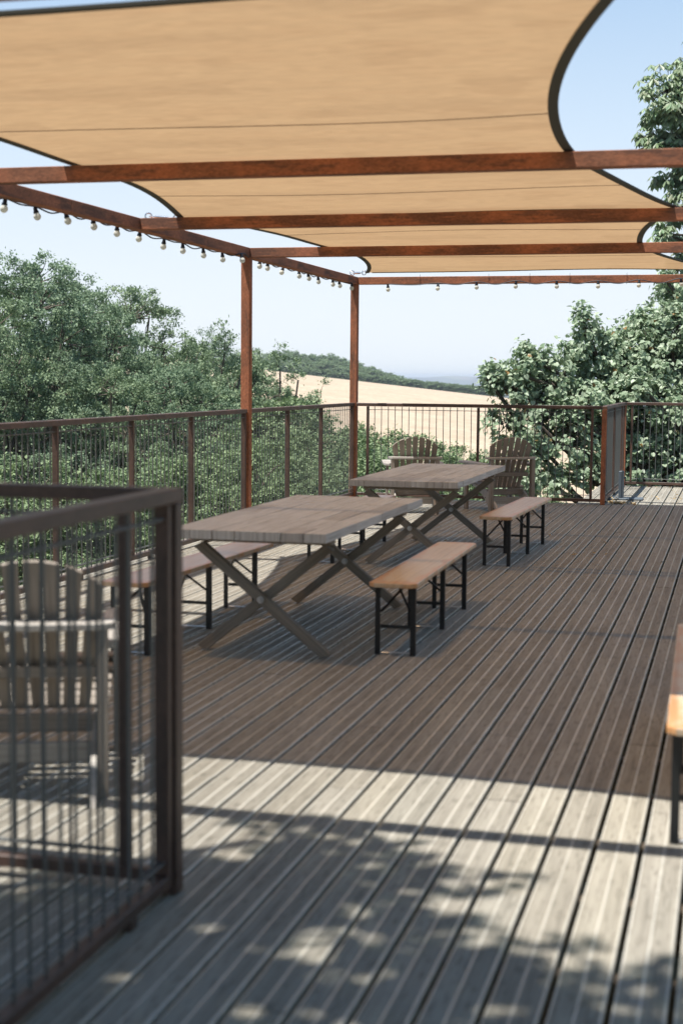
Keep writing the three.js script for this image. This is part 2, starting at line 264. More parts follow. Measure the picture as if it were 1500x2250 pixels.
// ------------------------------------------------------------------ pergola of rust coloured steel
const BY0 = 2.722, BY1 = 2.815, PX = -4.76, PXR = 0.42;
const BEAMS = [4.4, 8.615, 11.545, 14.385, 18.77]; // middle of each cross beam, metres along the deck
{
  const p = group('pergola', 'rust coloured steel pergola frame standing over the wooden deck', 'pergola', [PX, 0, -BEAMS[3]]);
  const at = (x, y, d) => [x - PX, y, -d + BEAMS[3]];
  const W = 0.095;
  for (const d of BEAMS) part(p, 'cross_beam', cbox(PXR - PX - W - 0.004, BY1 - BY0, W, 0.004, [rnd() * 5, rnd() * 5]), M.rust, at((PX + PXR) / 2, (BY0 + BY1) / 2, d));
  const cuts = [2.2, 6.0, 10.2, 13.1, 16.0, BEAMS[4] + W / 2];
  for (const x of [PX, PXR]) for (let i = 0; i + 1 < cuts.length; i++) part(p, 'side_beam', cbox(W, BY1 - BY0 + 0.002, cuts[i + 1] - cuts[i] - 0.002, 0.004, [rnd() * 5, rnd() * 5]), M.rust, at(x, (BY0 + BY1) / 2, (cuts[i] + cuts[i + 1]) / 2));
  for (const x of [PX, PXR]) for (const d of [2.4, BEAMS[1], BEAMS[3], BEAMS[4]]) {
    const po = part(p, 'post', cbox(W - 0.004, BY0 - 0.004, W - 0.004, 0.005, [rnd() * 5, rnd() * 5]), M.rust, at(x, BY0 / 2 + 0.002, d - (d === BEAMS[4] ? 0.002 : 0)));
    part(po, 'base_plate', cbox(0.15, 0.01, 0.15, 0.002), M.rust, [0, 0.006 - BY0 / 2 - 0.002, 0]);
  }
}

// ------------------------------------------------------------------ shade sails
function sail(name, label, L, R, Nr, Fr, seams, yfun, corners = [[0, 0], [0, 1], [1, 0], [1, 1]]) {
  // L(d), R(d): x of the side edges; Nr(s), Fr(s): d of the near and far edge, s 0..1 from left to right
  const g = group(name, label, 'shade sail', [(L((Nr(0.5) + Fr(0.5)) / 2) + R((Nr(0.5) + Fr(0.5)) / 2)) / 2, 2.85, -(Nr(0.5) + Fr(0.5)) / 2], 0, 'tan shade sails over the deck');
  const o = g.position, loc = (q) => [q[0] - o.x, q[1] - o.y, q[2] - o.z];
  const P = (s, t) => { const d = lerp(Nr(s), Fr(s), t), x = lerp(L(d), R(d), s); return [x, yfun(x, d), -d]; };
  const NS = 40, NT = 56;
  const panel = (t0, t1, n) => {
    const p = [], u = [], idx = [];
    for (let j = 0; j <= n; j++) for (let i = 0; i <= NS; i++) { const q = P(i / NS, lerp(t0, t1, j / n)); p.push(...loc(q)); u.push(q[0], -q[2]); }
    for (let j = 0; j < n; j++) for (let i = 0; i < NS; i++) { const a = j * (NS + 1) + i, b = a + 1, c = a + NS + 1, e = c + 1; idx.push(a, b, c, b, e, c); }
    const b = new THREE.BufferGeometry(); b.setAttribute('position', new THREE.Float32BufferAttribute(p, 3)); b.setAttribute('uv', new THREE.Float32BufferAttribute(u, 2)); b.setIndex(idx); b.computeVertexNormals(); return b;
  };
  const dm = (t) => lerp(Nr(0.5), Fr(0.5), t), ts = [0, ...seams.map((d) => (d - dm(0)) / (dm(1) - dm(0))), 1];
  for (let i = 0; i + 1 < ts.length; i++) part(g, 'cloth_panel', panel(ts[i], ts[i + 1], Math.max(6, Math.round(NT * (ts[i + 1] - ts[i])))), M.sail);
  // ribbons hang a few millimetres under (seams) or wrap (hems) the cloth
  const ribbon = (f, inward, w, below, n, thick) => {
    const s = new Soup(); let acc = 0, prev = null;
    const row = (k) => { const a = V(...f(k)), b = V(...inward(k)), e = b.clone().sub(a).normalize().multiplyScalar(w); const q = a.clone().add(e); return [a, q]; };
    for (let i = 0; i < n; i++) { const [a, b] = row(i / n), [c, e] = row((i + 1) / n); const lo = (v) => loc([v.x, v.y - below, v.z]), up = (v) => loc([v.x, v.y + thick - below, v.z]); const l = a.distanceTo(c); s.quad(lo(a), lo(b), lo(e), lo(c), [0, acc], [w, acc], [w, acc + l], [0, acc + l]); s.quad(up(a), up(c), up(e), up(b), [0, acc], [0, acc + l], [w, acc + l], [w, acc]); s.quad(lo(a), lo(c), up(c), up(a), [0, acc], [0, acc + l], [0.01, acc + l], [0.01, acc]); s.quad(lo(b), up(b), up(e), lo(e), [0, acc], [0.01, acc], [0.01, acc + l], [0, acc + l]); acc += l; }
    return s.geo();
  };
  const hw = 0.052;
  part(g, 'hem', ribbon((k) => P(0, k), (k) => P(0.2, k), hw, 0.006, 60, 0.012), M.hem);
  part(g, 'hem', ribbon((k) => P(1, k), (k) => P(0.8, k), hw, 0.006, 60, 0.012), M.hem);
  part(g, 'hem', ribbon((k) => P(k * 0.96 + 0.02, 0), (k) => P(k * 0.96 + 0.02, 0.15), hw, 0.0065, 50, 0.012), M.hem);
  part(g, 'hem', ribbon((k) => P(k * 0.96 + 0.02, 1), (k) => P(k * 0.96 + 0.02, 0.85), hw, 0.0065, 50, 0.012), M.hem);
  for (let i = 1; i + 1 < ts.length; i++) part(g, 'seam', ribbon((k) => P(k * 0.97 + 0.015, ts[i]), (k) => P(k * 0.97 + 0.015, ts[i] + 0.05), 0.011, 0.0035, 40, 0.002), M.seam);
  // turnbuckles from the corners to the side beams
  for (const [s, t] of corners) {
    const c = V(...P(s, t)), e = V(s ? PXR : PX - 0.02, BY1 + 0.045, c.z + (t ? -0.03 : 0.03)); e.z = clamp(e.z, -BEAMS[4] - 0.02, 0);
    const dir = e.clone().sub(c), len = dir.length(); dir.normalize(); const on = (k) => loc(c.clone().addScaledVector(dir, k * len).toArray());
    const list = [rodBetween(on(0.16), on(0.9), 0.006), rodBetween(on(0.34), on(0.72), 0.014, 10)];
    for (const [k, r] of [[0.08, 0.026], [0.92, 0.028]]) { const tor = new THREE.TorusGeometry(r, 0.006, 6, 14); tor.rotateY(k > 0.5 ? 0.5 : 0); const q = on(k); tor.translate(...q); list.push(tor); }
    const eye = loc(e.toArray()); list.push(rodBetween([eye[0], eye[1] - 0.05, eye[2]], [eye[0], eye[1] - 0.01, eye[2]], 0.009));
    part(g, 'turnbuckle', merged(list), M.steel);
  }
  return g;
}
const over = (x, d) => { let y = 2.858; for (const b of BEAMS) y -= 0.026 * Math.exp(-(((d - b) / 0.9) ** 2)) * (b === BEAMS[0] || b === BEAMS[4] ? 0 : 1); return y + 0.008 * Math.sin(x * 1.7 + d * 0.9); };
sail('shade_sail', 'tan shade sail over the two near pergola bays, edge curving above the near benches', (d) => -4.01 - 0.039 * (d - 8.3) ** 2, (d) => -0.935 + 0.049 * (d - 8.5) ** 2, (s) => 4.9 + 0.2 * (1 - (2 * s - 1) ** 2), (s) => 11.76, [7.62, 10.48], over);
sail('shade_sail', 'tan shade sail over the pergola bays beside the far railing', (d) => -4.01 - 0.042 * (d - 14.9) ** 2, (d) => -0.91 + 0.05 * (d - 14.9) ** 2, (s) => 11.67, (s) => 18.62 - 0.26 * (1 - (2 * s - 1) ** 2), [13.32, 16.2], (x, d) => over(x, d) + 0.014 * (1 - smooth(11.9, 13, d)), [[0, 1], [1, 1]]);

// ------------------------------------------------------------------ railings
const RAIL_TOP = 1.22;
function railing(label, a, b, opts) {
  // a, b: [x, d] ends; bars: distances of the panel bars from a; corner posts at the given distances
  const A = V(a[0], 0, -a[1]), B = V(b[0], 0, -b[1]), len = A.distanceTo(B), turn = Math.atan2(-(B.z - A.z), B.x - A.x);
  const g = group('railing', label, 'railing', [a[0], 0, -a[1]], turn);
  const { from = 0, to = len, posts = [], bars = [], gaps = [] } = opts;
  const segs = []; let s = from; for (const [g0, g1] of gaps) { if (g0 > s) segs.push([s, g0]); s = g1; } if (s < to) segs.push([s, to]);
  for (const [s0, s1] of segs) {
    part(g, 'top_rail', cbox(s1 - s0 - 0.002, 0.042, 0.06, 0.004, [rnd() * 4, rnd() * 4]), M.rail, [(s0 + s1) / 2, RAIL_TOP - 0.021, 0]);
    part(g, 'bottom_rail', cbox(s1 - s0 - 0.002, 0.038, 0.038, 0.003, [rnd() * 4, rnd() * 4]), M.rail, [(s0 + s1) / 2, 0.052, 0]);
    for (let q = s0 + 0.35; q < s1; q += 1.4) part(g, 'foot_block', cbox(0.05, 0.03, 0.03, 0.002), M.rail, [q, 0.0165, 0]);
  }
  for (const q of posts) part(g, 'post', cbox(0.058, RAIL_TOP - 0.045, 0.058, 0.004, [rnd() * 4, rnd() * 4]), opts.brown ? M.rail : M.rust, [q, (RAIL_TOP - 0.043) / 2 + 0.001, 0]);
  for (const q of bars) part(g, 'bar', cbox(0.03, RAIL_TOP - 0.045 - 0.072, 0.044, 0.003, [rnd() * 4, rnd() * 4]), M.rail, [q, (RAIL_TOP - 0.043 + 0.072) / 2, 0]);
  const y0 = 0.0735, y1 = RAIL_TOP - 0.0445, rodGeo = railing.rod ??= new THREE.CylinderGeometry(0.005, 0.005, y1 - y0, 7, 1);
  const stops = bars.slice().sort((p, q) => p - q);
  for (let i = 0; i + 1 < stops.length; i++) {
    const p0 = stops[i], p1 = stops[i + 1]; if (p1 - p0 > 1.7 || p1 - p0 < 0.3) continue;
    const n = Math.round((p1 - p0 - 0.03) / 0.0875);
    for (let k = 1; k < n; k++) part(g, 'rod', rodGeo, M.rod, [p0 + (p1 - p0) * k / n, (y0 + y1) / 2, rr(-0.001, 0.001)]);
    for (const y of [0.115, 0.16, RAIL_TOP - 0.085]) for (const z of y < 0.14 || y > 1 ? [-0.009, 0.009] : [0.009]) { if (y === 0.16) continue; part(g, 'wire', rodBetween([p0 + 0.015, 0, 0], [p1 - 0.015, 0, 0], 0.0038, 7), M.rod, [0, y, z]); }
  }
  return g;
}
{ // long railing on the valley side: it runs between the pergola posts
  const D = [2.95, 4.35, 5.75, 7.15];
  const d2s = (d) => d - 2.4;
  const b1 = BEAMS[1], b3 = BEAMS[3], b4 = BEAMS[4], hw = 0.05;
  railing('long rust brown railing with thin vertical rods along the valley side, between the pergola posts', [PX, 2.4], [PX, b4], {
    from: 0.05, to: d2s(b4) - hw, gaps: [[d2s(b1) - hw, d2s(b1) + hw], [d2s(b3) - hw, d2s(b3) + hw]],
    bars: [...D, b1 - 0.075, b1 + 0.075, 10.0, 11.42, 12.8, b3 - 0.075, b3 + 0.075, 15.82, 17.19, b4 - 0.09].map(d2s) });
}
railing('straight rust brown railing behind the two wooden armchairs, facing the wheat field', [PX, 18.72], [-1.57, 18.72], { from: 0.052, to: 3.16, bars: [0.2, 1.625, 3.043], posts: [3.19] });
railing('short rust brown railing section seen end on, beside the grey umbrella stand', [-1.57, 18.72], [-1.57, 22.12], { from: 0.03, to: 3.371, bars: [0.17, 1.42, 1.52, 2.8, 3.2], posts: [3.4] });
railing('rust brown railing in front of the heart leaved tree, beyond the umbrella stand', [-1.57, 22.12], [2.4, 22.12], { from: 0.03, to: 3.9, bars: [0.11, 1.5, 2.85, 3.85], posts: [3.93] });
railing('blurred dark railing whose corner post stands beside the nearest armchair, running along the boards', [-1.6, 4.13], [-1.6, 0.2], { from: -0.03, to: 3.9, brown: true, bars: [0.062, 1.45, 2.8, 3.85], posts: [0, 3.93] });
railing('rust brown railing crossing the boards behind the nearest armchair', [-4.7, 4.13], [-1.6, 4.13], { from: 0, to: 3.069, bars: [0.05, 1.5, 2.955] });

// ------------------------------------------------------------------ tables
function table(label, x, d) {
  const L = 2.5, W = 0.9, H = 0.72, T = 0.05, t = group('trestle_table', label, 'table', [x, 0, -d], 0, 'long wooden trestle tables');
  const rows = 7, bw = W / rows; let k = 0;
  for (let r = 0; r < rows; r++) {
    let z = -L / 2; const cuts = []; let first = true;
    while (z < L / 2 - 0.01) { let len = first ? rr(0.25, 0.7) : rr(0.4, 0.78); first = false; if (L / 2 - z - len < 0.22) len = L / 2 - z; cuts.push([z, z + len]); z += len; }
    for (const [a, b] of cuts) {
      const gap = 0.0012 + (rnd() < 0.45 ? rr(0.003, 0.007) : 0.0008), side = rr(-0.0015, 0.0015), m = part(t, 'board', cbox(bw - gap, T, b - a - 0.0008, 0.0018, [rnd() * 5, rnd() * 5]), rnd() < 0.3 ? M.tableDark : M.table, [-W / 2 + (r + 0.5) * bw + side, H - T / 2 + rr(-0.0012, 0.001), (a + b) / 2]);
      m.rotation.z = rr(-0.006, 0.006); k++;
    }
  }
  for (const s of [-1, 1]) {
    const z = s * 0.925, y1 = H - T - 0.045;
    part(t, 'batten', cbox(W - 0.1, 0.04, 0.1, 0.004, [rnd(), rnd()]), M.tableLeg, [0, H - T - 0.0215, z]);
    const legs = [];
    for (const q of [-1, 1]) { // two crossing legs, halved past each other
      const leg = bar([q * 0.37, 0.0, 0], [-q * 0.37, y1, 0], 0.078, 0.05, 0.003); const pts = leg.attributes.position;
      for (let i = 0; i < pts.count; i++) { const y = pts.getY(i); if (y < 0.002) pts.setY(i, 0.002); if (y > y1) pts.setY(i, y1); } leg.computeVertexNormals();
      legs.push(part(t, 'leg', leg, M.tableLeg, [0, 0, z + q * 0.026]));
    }
    const bolt = new THREE.CylinderGeometry(0.02, 0.02, 0.012, 16); bolt.rotateX(Math.PI / 2); const nut = new THREE.CylinderGeometry(0.011, 0.011, 0.012, 6); nut.rotateX(Math.PI / 2); nut.translate(0, 0, 0.01);
    part(legs[1], 'bolt', merged([bolt, nut]), M.zinc, [0, y1 / 2, 0.032]);
  }
  return t;
}
table('long weathered table on crossed legs between the two benches nearest the corner railing', -2.52, 8.86);
table('long weathered table on crossed legs in front of the two far wooden armchairs', -2.57, 13.02);

// ------------------------------------------------------------------ folding benches
function makeBench() {
  const t = new THREE.Group(); t.name = 'folding_bench';
  const L = 2.18, W = 0.26, c = 0.03, sh = new THREE.Shape();
  sh.moveTo(-W / 2 + c, -L / 2); sh.lineTo(W / 2 - c, -L / 2); sh.lineTo(W / 2, -L / 2 + c); sh.lineTo(W / 2, L / 2 - c); sh.lineTo(W / 2 - c, L / 2); sh.lineTo(-W / 2 + c, L / 2); sh.lineTo(-W / 2, L / 2 - c); sh.lineTo(-W / 2, -L / 2 + c); sh.closePath();
  const g = new THREE.ExtrudeGeometry(sh, { depth: 0.018, bevelEnabled: true, bevelThickness: 0.004, bevelSize: 0.004, bevelSegments: 2, steps: 1 });
  g.rotateX(-Math.PI / 2); g.translate(0, 0.396, 0);
  part(t, 'seat', g, M.benchSeat);
  for (const z of [-0.78, 0.05, 0.98]) {
    for (const s of [-1, 1]) { part(t, 'leg', merged([cbox(0.03, 0.39, 0.004, 0.001).translate(0, 0, 0.013), cbox(0.004, 0.39, 0.03, 0.001).translate(s * 0.013, 0, 0)]), M.black, [s * 0.1, 0.195, z]); }
    part(t, 'foot_bar', cbox(0.17, 0.004, 0.022, 0.001), M.zinc, [0, 0.012, z]);
    part(t, 'cross_bar', cbox(0.17, 0.02, 0.004, 0.001), M.black, [0, 0.16, z + 0.004]);
    const q = z > 0.5 ? -1 : 1;
    part(t, 'brace', bar([-0.085, 0.24, z + 0.004 * q], [0.03, 0.385, z + 0.17 * q], 0.014, 0.006, 0.001), M.black);
    part(t, 'brace', bar([0.085, 0.24, z + 0.004 * q], [-0.03, 0.385, z + 0.17 * q], 0.014, 0.006, 0.001), M.black);
  }
  t.userData = { label: '', category: 'bench', group: 'orange brown folding benches' };
  return t;
}
const bench = makeBench();
bench.name = numbered('folding_bench'); bench.userData.label = 'varnished bench on the open deck side of the table nearest the corner railing'; bench.position.set(-1.82, 0, -9.1); bench.rotation.y = 0.014; scene.add(bench);
copyOf(bench, [-1.85, 0, -13.26], -0.035, 'varnished bench on the open deck side of the far table, before the far armchairs');
copyOf(bench, [-3.19, 0, -8.68], -0.03, 'varnished bench in patchy sun between the near table and the valley railing');
copyOf(bench, [-3.3, 0, -13.0], -0.02, 'varnished bench between the far table and the valley railing, mostly hidden by the table');
copyOf(bench, [-0.078, 0, -6.03], 0.02, 'varnished bench with sunlit end standing alone away from the tables');

// ------------------------------------------------------------------ wooden armchairs with fan backs
function makeChair() {
  const t = new THREE.Group(); t.name = 'garden_armchair'; // front is -z
  const wood = M.chair;
  const lean = 0.37; // the back leans towards +z; the slat tops follow one arc
  const arc = (x) => 0.415 + 0.215 * Math.sqrt(Math.max(0, 1 - (x / 0.295) ** 2));
  for (let i = -3; i <= 3; i++) {
    const b0 = i * 0.058, t0 = i * 0.077, sh = new THREE.Shape(); sh.moveTo(b0 - 0.0195, 0); sh.lineTo(b0 + 0.0195, 0);
    for (const k of [0.0275, 0.01, -0.01, -0.0275]) sh.lineTo(t0 + k, arc(t0 + k)); sh.closePath();
    const g = new THREE.ExtrudeGeometry(sh, { depth: 0.016, bevelEnabled: true, bevelThickness: 0.002, bevelSize: 0.002, bevelSegments: 1 }); g.translate(0, 0, -0.008); g.rotateX(lean); g.translate(0, 0.285, 0.1);
    const uv = g.attributes.uv; for (let k = 0; k < uv.count; k++) uv.setXY(k, uv.getX(k) + i * 0.13 + 0.5, uv.getY(k) + i * 0.31);
    part(t, 'back_slat', g, wood);
  }
  { // upper rail, a curved shelf behind the slats
    const s = new THREE.Shape(); s.moveTo(-0.3, -0.055); s.lineTo(0.3, -0.055); s.quadraticCurveTo(0.315, 0.02, 0.26, 0.05); s.quadraticCurveTo(0, 0.075, -0.26, 0.05); s.quadraticCurveTo(-0.315, 0.02, -0.3, -0.055);
    const g = new THREE.ExtrudeGeometry(s, { depth: 0.02, bevelEnabled: true, bevelThickness: 0.003, bevelSize: 0.003, bevelSegments: 1 }); g.rotateX(Math.PI / 2); g.translate(0, 0.645, 0.315);
    part(t, 'upper_rail', g, M.chairSunlit);
  }
  part(t, 'lower_rail', cbox(0.52, 0.045, 0.02, 0.003, [0.2, 0.7]), wood, [0, 0.44, 0.205]);
  part(t, 'seat_rail', cbox(0.46, 0.07, 0.022, 0.003, [0.4, 0.2]), wood, [0, 0.235, 0.15]);
  for (let i = 0; i < 6; i++) { const k = i / 5; part(t, 'seat_slat', cbox(0.53, 0.018, 0.066, 0.004, [rnd(), rnd()]), wood, [0, 0.29 + 0.1 * k - 0.02 * Math.sin(k * 3), 0.05 - 0.46 * k], [0.19 - 0.1 * k, 0, 0]); }
  for (const s of [-1, 1]) {
    part(t, 'rear_leg', cbox(0.042, 0.62, 0.075, 0.004, [rnd(), rnd()]), wood, [s * 0.255, 0.31, 0.325]);
    part(t, 'front_leg', cbox(0.03, 0.54, 0.09, 0.004, [rnd(), rnd()]), wood, [s * 0.28, 0.2705, -0.36]);
    { const sh = new THREE.Shape(); sh.moveTo(-0.03, -0.36); sh.quadraticCurveTo(0.07, -0.4, 0.085, -0.2); sh.lineTo(0.075, 0.38); sh.quadraticCurveTo(0.06, 0.46, 0, 0.45); sh.quadraticCurveTo(-0.045, 0.44, -0.04, 0.2); sh.quadraticCurveTo(-0.025, -0.1, -0.03, -0.36); const g = new THREE.ExtrudeGeometry(sh, { depth: 0.02, bevelEnabled: true, bevelThickness: 0.003, bevelSize: 0.003, bevelSegments: 1 }); if (s < 0) { g.scale(-1, 1, 1); const ix = g.index; const p = g.attributes.position, n = p.count; const a = p.array, u = g.attributes.uv.array; for (let k = 0; k < n; k += 3) { for (let q = 0; q < 3; q++) { const tmp = a[(k + 1) * 3 + q]; a[(k + 1) * 3 + q] = a[(k + 2) * 3 + q]; a[(k + 2) * 3 + q] = tmp; } for (let q = 0; q < 2; q++) { const tmp = u[(k + 1) * 2 + q]; u[(k + 1) * 2 + q] = u[(k + 2) * 2 + q]; u[(k + 2) * 2 + q] = tmp; } } g.computeVertexNormals(); } g.rotateX(-Math.PI / 2); g.rotateX(0.0); g.translate(s * 0.262, 0.545, -0.08); part(t, 'armrest', g, M.chairSunlit); }
    { // side board: from the front leg down to the floor behind, wavy lower edge
      const sh = new THREE.Shape(); sh.moveTo(-0.4, 0.4); sh.lineTo(-0.4, 0.29); sh.quadraticCurveTo(-0.2, 0.3, -0.08, 0.22); sh.quadraticCurveTo(0.06, 0.2, 0.16, 0.1); sh.quadraticCurveTo(0.26, 0.08, 0.4, 0.002); sh.lineTo(0.5, 0.002); sh.quadraticCurveTo(0.44, 0.1, 0.33, 0.15); sh.quadraticCurveTo(0.2, 0.25, 0.06, 0.272); sh.quadraticCurveTo(-0.15, 0.31, -0.36, 0.385); sh.closePath();
      const g = new THREE.ExtrudeGeometry(sh, { depth: 0.022, bevelEnabled: true, bevelThickness: 0.002, bevelSize: 0.002, bevelSegments: 1 }); g.rotateY(-Math.PI / 2); g.translate(s * 0.225 + 0.011, 0, 0); const sb = part(t, 'side_board', g, M.chairSunlit);
      for (const [z, y] of [[0.12, 0.17], [0.26, 0.13], [0.38, 0.06]]) { const b = new THREE.CylinderGeometry(0.007, 0.007, 0.008, 8); b.rotateZ(Math.PI / 2); part(sb, 'screw', b, M.black, [s * 0.241, y, z]); }
    }
  }
  part(t, 'stretcher', cbox(0.42, 0.075, 0.022, 0.003, [0.1, 0.9]), M.chairSunlit, [0, 0.14, 0.22]);
  part(t, 'front_apron', cbox(0.53, 0.08, 0.02, 0.003, [0.3, 0.9]), wood, [0, 0.33, -0.415]);
  t.userData = { label: '', category: 'armchair', group: 'slatted wooden garden armchairs' };
  return t;
}
const chair = makeChair();
chair.name = numbered('garden_armchair'); chair.userData.label = 'slatted wooden armchair seen blurred through the dark corner railing'; scene.add(chair);
{ const put = (c, x, d, a) => { c.position.set(x - 0.3 * Math.sin(a), 0, -(d + 0.3 * Math.cos(a))); c.rotation.y = a; };
  put(chair, -2.47, 4.98, 0.36);
  put(copyOf(chair, [0, 0, 0], 0, 'slatted wooden armchair at the far end of the far table, nearer the valley railing'), -3.53, 16.78, 0.28);
  put(copyOf(chair, [0, 0, 0], 0, 'slatted wooden armchair turned towards its neighbour, in front of the heart leaved tree'), -2.49, 17.2, 0.56);
}

// ------------------------------------------------------------------ umbrella stand
{
  const g = group('umbrella_stand', 'grey steel umbrella stand with upright tube on a flat plate', 'stand', [-1.415, 0, -19.68]);
  part(g, 'base_plate', cbox(0.5, 0.02, 0.3, 0.003), M.grey, [0.03, 0.012, 0]);
  const tube = cbox(0.066, 0.345, 0.066, 0.006); part(g, 'tube', tube, M.grey, [0, 0.1955, 0]);
  const knob = new THREE.CylinderGeometry(0.013, 0.013, 0.03, 12); knob.rotateZ(Math.PI / 2); part(g, 'clamp_knob', knob, M.grey, [0.047, 0.28, 0]);
}

// ------------------------------------------------------------------ strings of bulbs
function bulbString(label, pts, hang, ties) {
  const o = pts[Math.floor(pts.length / 2)], g = group('light_string', label, 'string lights', [o.x, BY0, o.z]);
  const loc = (v) => [v.x - g.position.x, v.y - g.position.y, v.z - g.position.z];
  const sg = merged([new THREE.CylinderGeometry(0.013, 0.017, 0.034, 10), new THREE.CylinderGeometry(0.02, 0.02, 0.012, 10).translate(0, -0.018, 0)]);
  const bg = new THREE.LatheGeometry([[0.0001, -0.03], [0.011, -0.028], [0.021, -0.021], [0.0285, -0.009], [0.03, 0.002], [0.027, 0.014], [0.019, 0.025], [0.014, 0.032]].map(([a, b]) => new THREE.Vector2(a * 0.9, b * 0.9)), 16);
  const path = [];
  pts.forEach((p, i) => {
    const tilt = [rr(-0.25, 0.25), 0, rr(-0.25, 0.25)];
    const s = part(g, 'socket', sg, M.cable, loc(V(p.x, p.y + 0.052, p.z)), tilt); part(s, 'bulb', bg, M.bulb, [0, -0.05, 0]);
    path.push(V(p.x, p.y + 0.072, p.z));
    if (i + 1 < pts.length) { const q = pts[i + 1], m = p.clone().lerp(q, 0.5); m.y = hang(i) ?? (p.y + q.y) / 2 + 0.045; path.push(m); }
  });
  const curve = new THREE.CatmullRomCurve3(path.map((v) => V(...loc(v))));
  part(g, 'cable', new THREE.TubeGeometry(curve, path.length * 8, 0.006, 6), M.cable);
  for (const tpos of ties) part(g, 'cable_tie', merged([rodBetween([0, -0.02, 0.056], [0, 0.12, 0.056], 0.0022, 5)]), M.cable, loc(tpos));
}
{
  const px = [[-60, 448], [12, 460], [79, 477], [146, 487], [205, 499], [258, 514], [308, 526], [361, 543], [402, 552], [447, 562], [489, 571], [531, 573], [571, 584], [588, 590], [622, 600], [657, 608], [677, 613], [699, 620], [731, 626], [745, 629], [773, 634]];
  bulbString('string of unlit white globe bulbs hanging under the side beam above the valley railing', px.map(([a, b]) => onX(a, b, PX + (a > 525 && a < 540 ? 0.075 : a > 765 ? 0.07 : -0.06))).map((v) => { v.y = Math.min(v.y, BY0 - 0.045); return v; }), (i) => (i % 2 ? BY0 - 0.007 : null), []);
  const far = [[852, 637], [962, 635], [1046, 632], [1133, 630], [1222, 630], [1313, 630], [1403, 628], [1495, 625], [1580, 623]];
  const ties = [922, 1073, 1163, 1251, 1376].map((x) => { const v = onD(x, 622, BEAMS[4] - 0.06); v.y = BY0; v.z = -BEAMS[4]; return v; });
  bulbString('string of unlit white globe bulbs hanging under the farthest cross beam', far.map(([a, b]) => onD(a, b, BEAMS[4] - 0.07)), (i) => BY0 - 0.012, ties);
}

// ------------------------------------------------------------------ foliage builders
const tmpA = new THREE.Vector3(), tmpB = new THREE.Vector3(), tmpC = new THREE.Vector3();
const unit = () => { let x, y, z, l; do { x = rr(-1, 1); y = rr(-1, 1); z = rr(-1, 1); l = x * x + y * y + z * z; } while (l > 1 || l < 0.01); l = Math.sqrt(l); return V(x / l, y / l, z / l); };
class Leaves {
  constructor() { this.p = []; this.c = []; }
  // leaf: outline points in (across, along) with a little cup; at base q, along a, facing n
  add(q, a, n, len, wid, outline, col, cup = 0.18) {
    const side = tmpA.crossVectors(n, a).normalize().clone(), up = tmpB.crossVectors(a, side).normalize().clone();
    const pt = ([s, t]) => [q.x + a.x * t * len + side.x * s * wid + up.x * (Math.abs(s) * cup * wid - t * t * 0.16 * len), q.y + a.y * t * len + side.y * s * wid + up.y * (Math.abs(s) * cup * wid - t * t * 0.16 * len), q.z + a.z * t * len + side.z * s * wid + up.z * (Math.abs(s) * cup * wid - t * t * 0.16 * len)];
    for (const tr of outline) for (const k of tr) { this.p.push(...pt(k)); this.c.push(...col); }
  }
  geo() { const g = new THREE.BufferGeometry(); g.setAttribute('position', new THREE.Float32BufferAttribute(this.p, 3)); g.setAttribute('color', new THREE.Float32BufferAttribute(this.c, 3)); g.computeVertexNormals(); return g; }
}
const KITE = [[[0, 0], [0.5, 0.45], [0, 1]], [[0, 0], [0, 1], [-0.5, 0.45]]];
const HEART = [[[0, 0], [0.34, -0.1], [0.5, 0.22]], [[0, 0], [0.5, 0.22], [0.36, 0.62]], [[0, 0], [0.36, 0.62], [0, 1]], [[0, 0], [0, 1], [-0.36, 0.62]], [[0, 0], [-0.36, 0.62], [-0.5, 0.22]], [[0, 0], [-0.5, 0.22], [-0.34, -0.1]]];
const LANCE = [[[0, 0], [0.5, 0.62], [0, 1]], [[0, 0], [0, 1], [-0.5, 0.62]]];
function limb(a, b, r0, r1, bend = 0.1, seg = 5, sides = 7) {
  const A = a.clone(), B = b.clone(), off = unit().multiplyScalar(A.distanceTo(B) * bend), path = [], pos = [], uv = [], idx = [];
  for (let i = 0; i <= seg; i++) { const k = i / seg; path.push(A.clone().lerp(B, k).addScaledVector(off, Math.sin(k * Math.PI))); }
  for (let i = 0; i <= seg; i++) { const dir = path[Math.min(seg, i + 1)].clone().sub(path[Math.max(0, i - 1)]).normalize(), s = tmpA.crossVectors(dir, Math.abs(dir.y) > 0.9 ? V(1, 0, 0) : V(0, 1, 0)).normalize().clone(), u = tmpB.crossVectors(s, dir).clone(), r = lerp(r0, r1, i / seg); for (let j = 0; j <= sides; j++) { const t = j / sides * Math.PI * 2, c = Math.cos(t) * r, q = Math.sin(t) * r; pos.push(path[i].x + s.x * c + u.x * q, path[i].y + s.y * c + u.y * q, path[i].z + s.z * c + u.z * q); uv.push(j / sides * r0 * 6, A.distanceTo(B) * i / seg); } }
  for (let i = 0; i < seg; i++) for (let j = 0; j < sides; j++) { const a0 = i * (sides + 1) + j, b0 = a0 + 1, c0 = a0 + sides + 1, d0 = c0 + 1; idx.push(a0, c0, b0, b0, c0, d0); }
  const g = new THREE.BufferGeometry(); g.setAttribute('position', new THREE.Float32BufferAttribute(pos, 3)); g.setAttribute('uv', new THREE.Float32BufferAttribute(uv, 2)); g.setIndex(idx); g.computeVertexNormals(); return g.toNonIndexed();
}
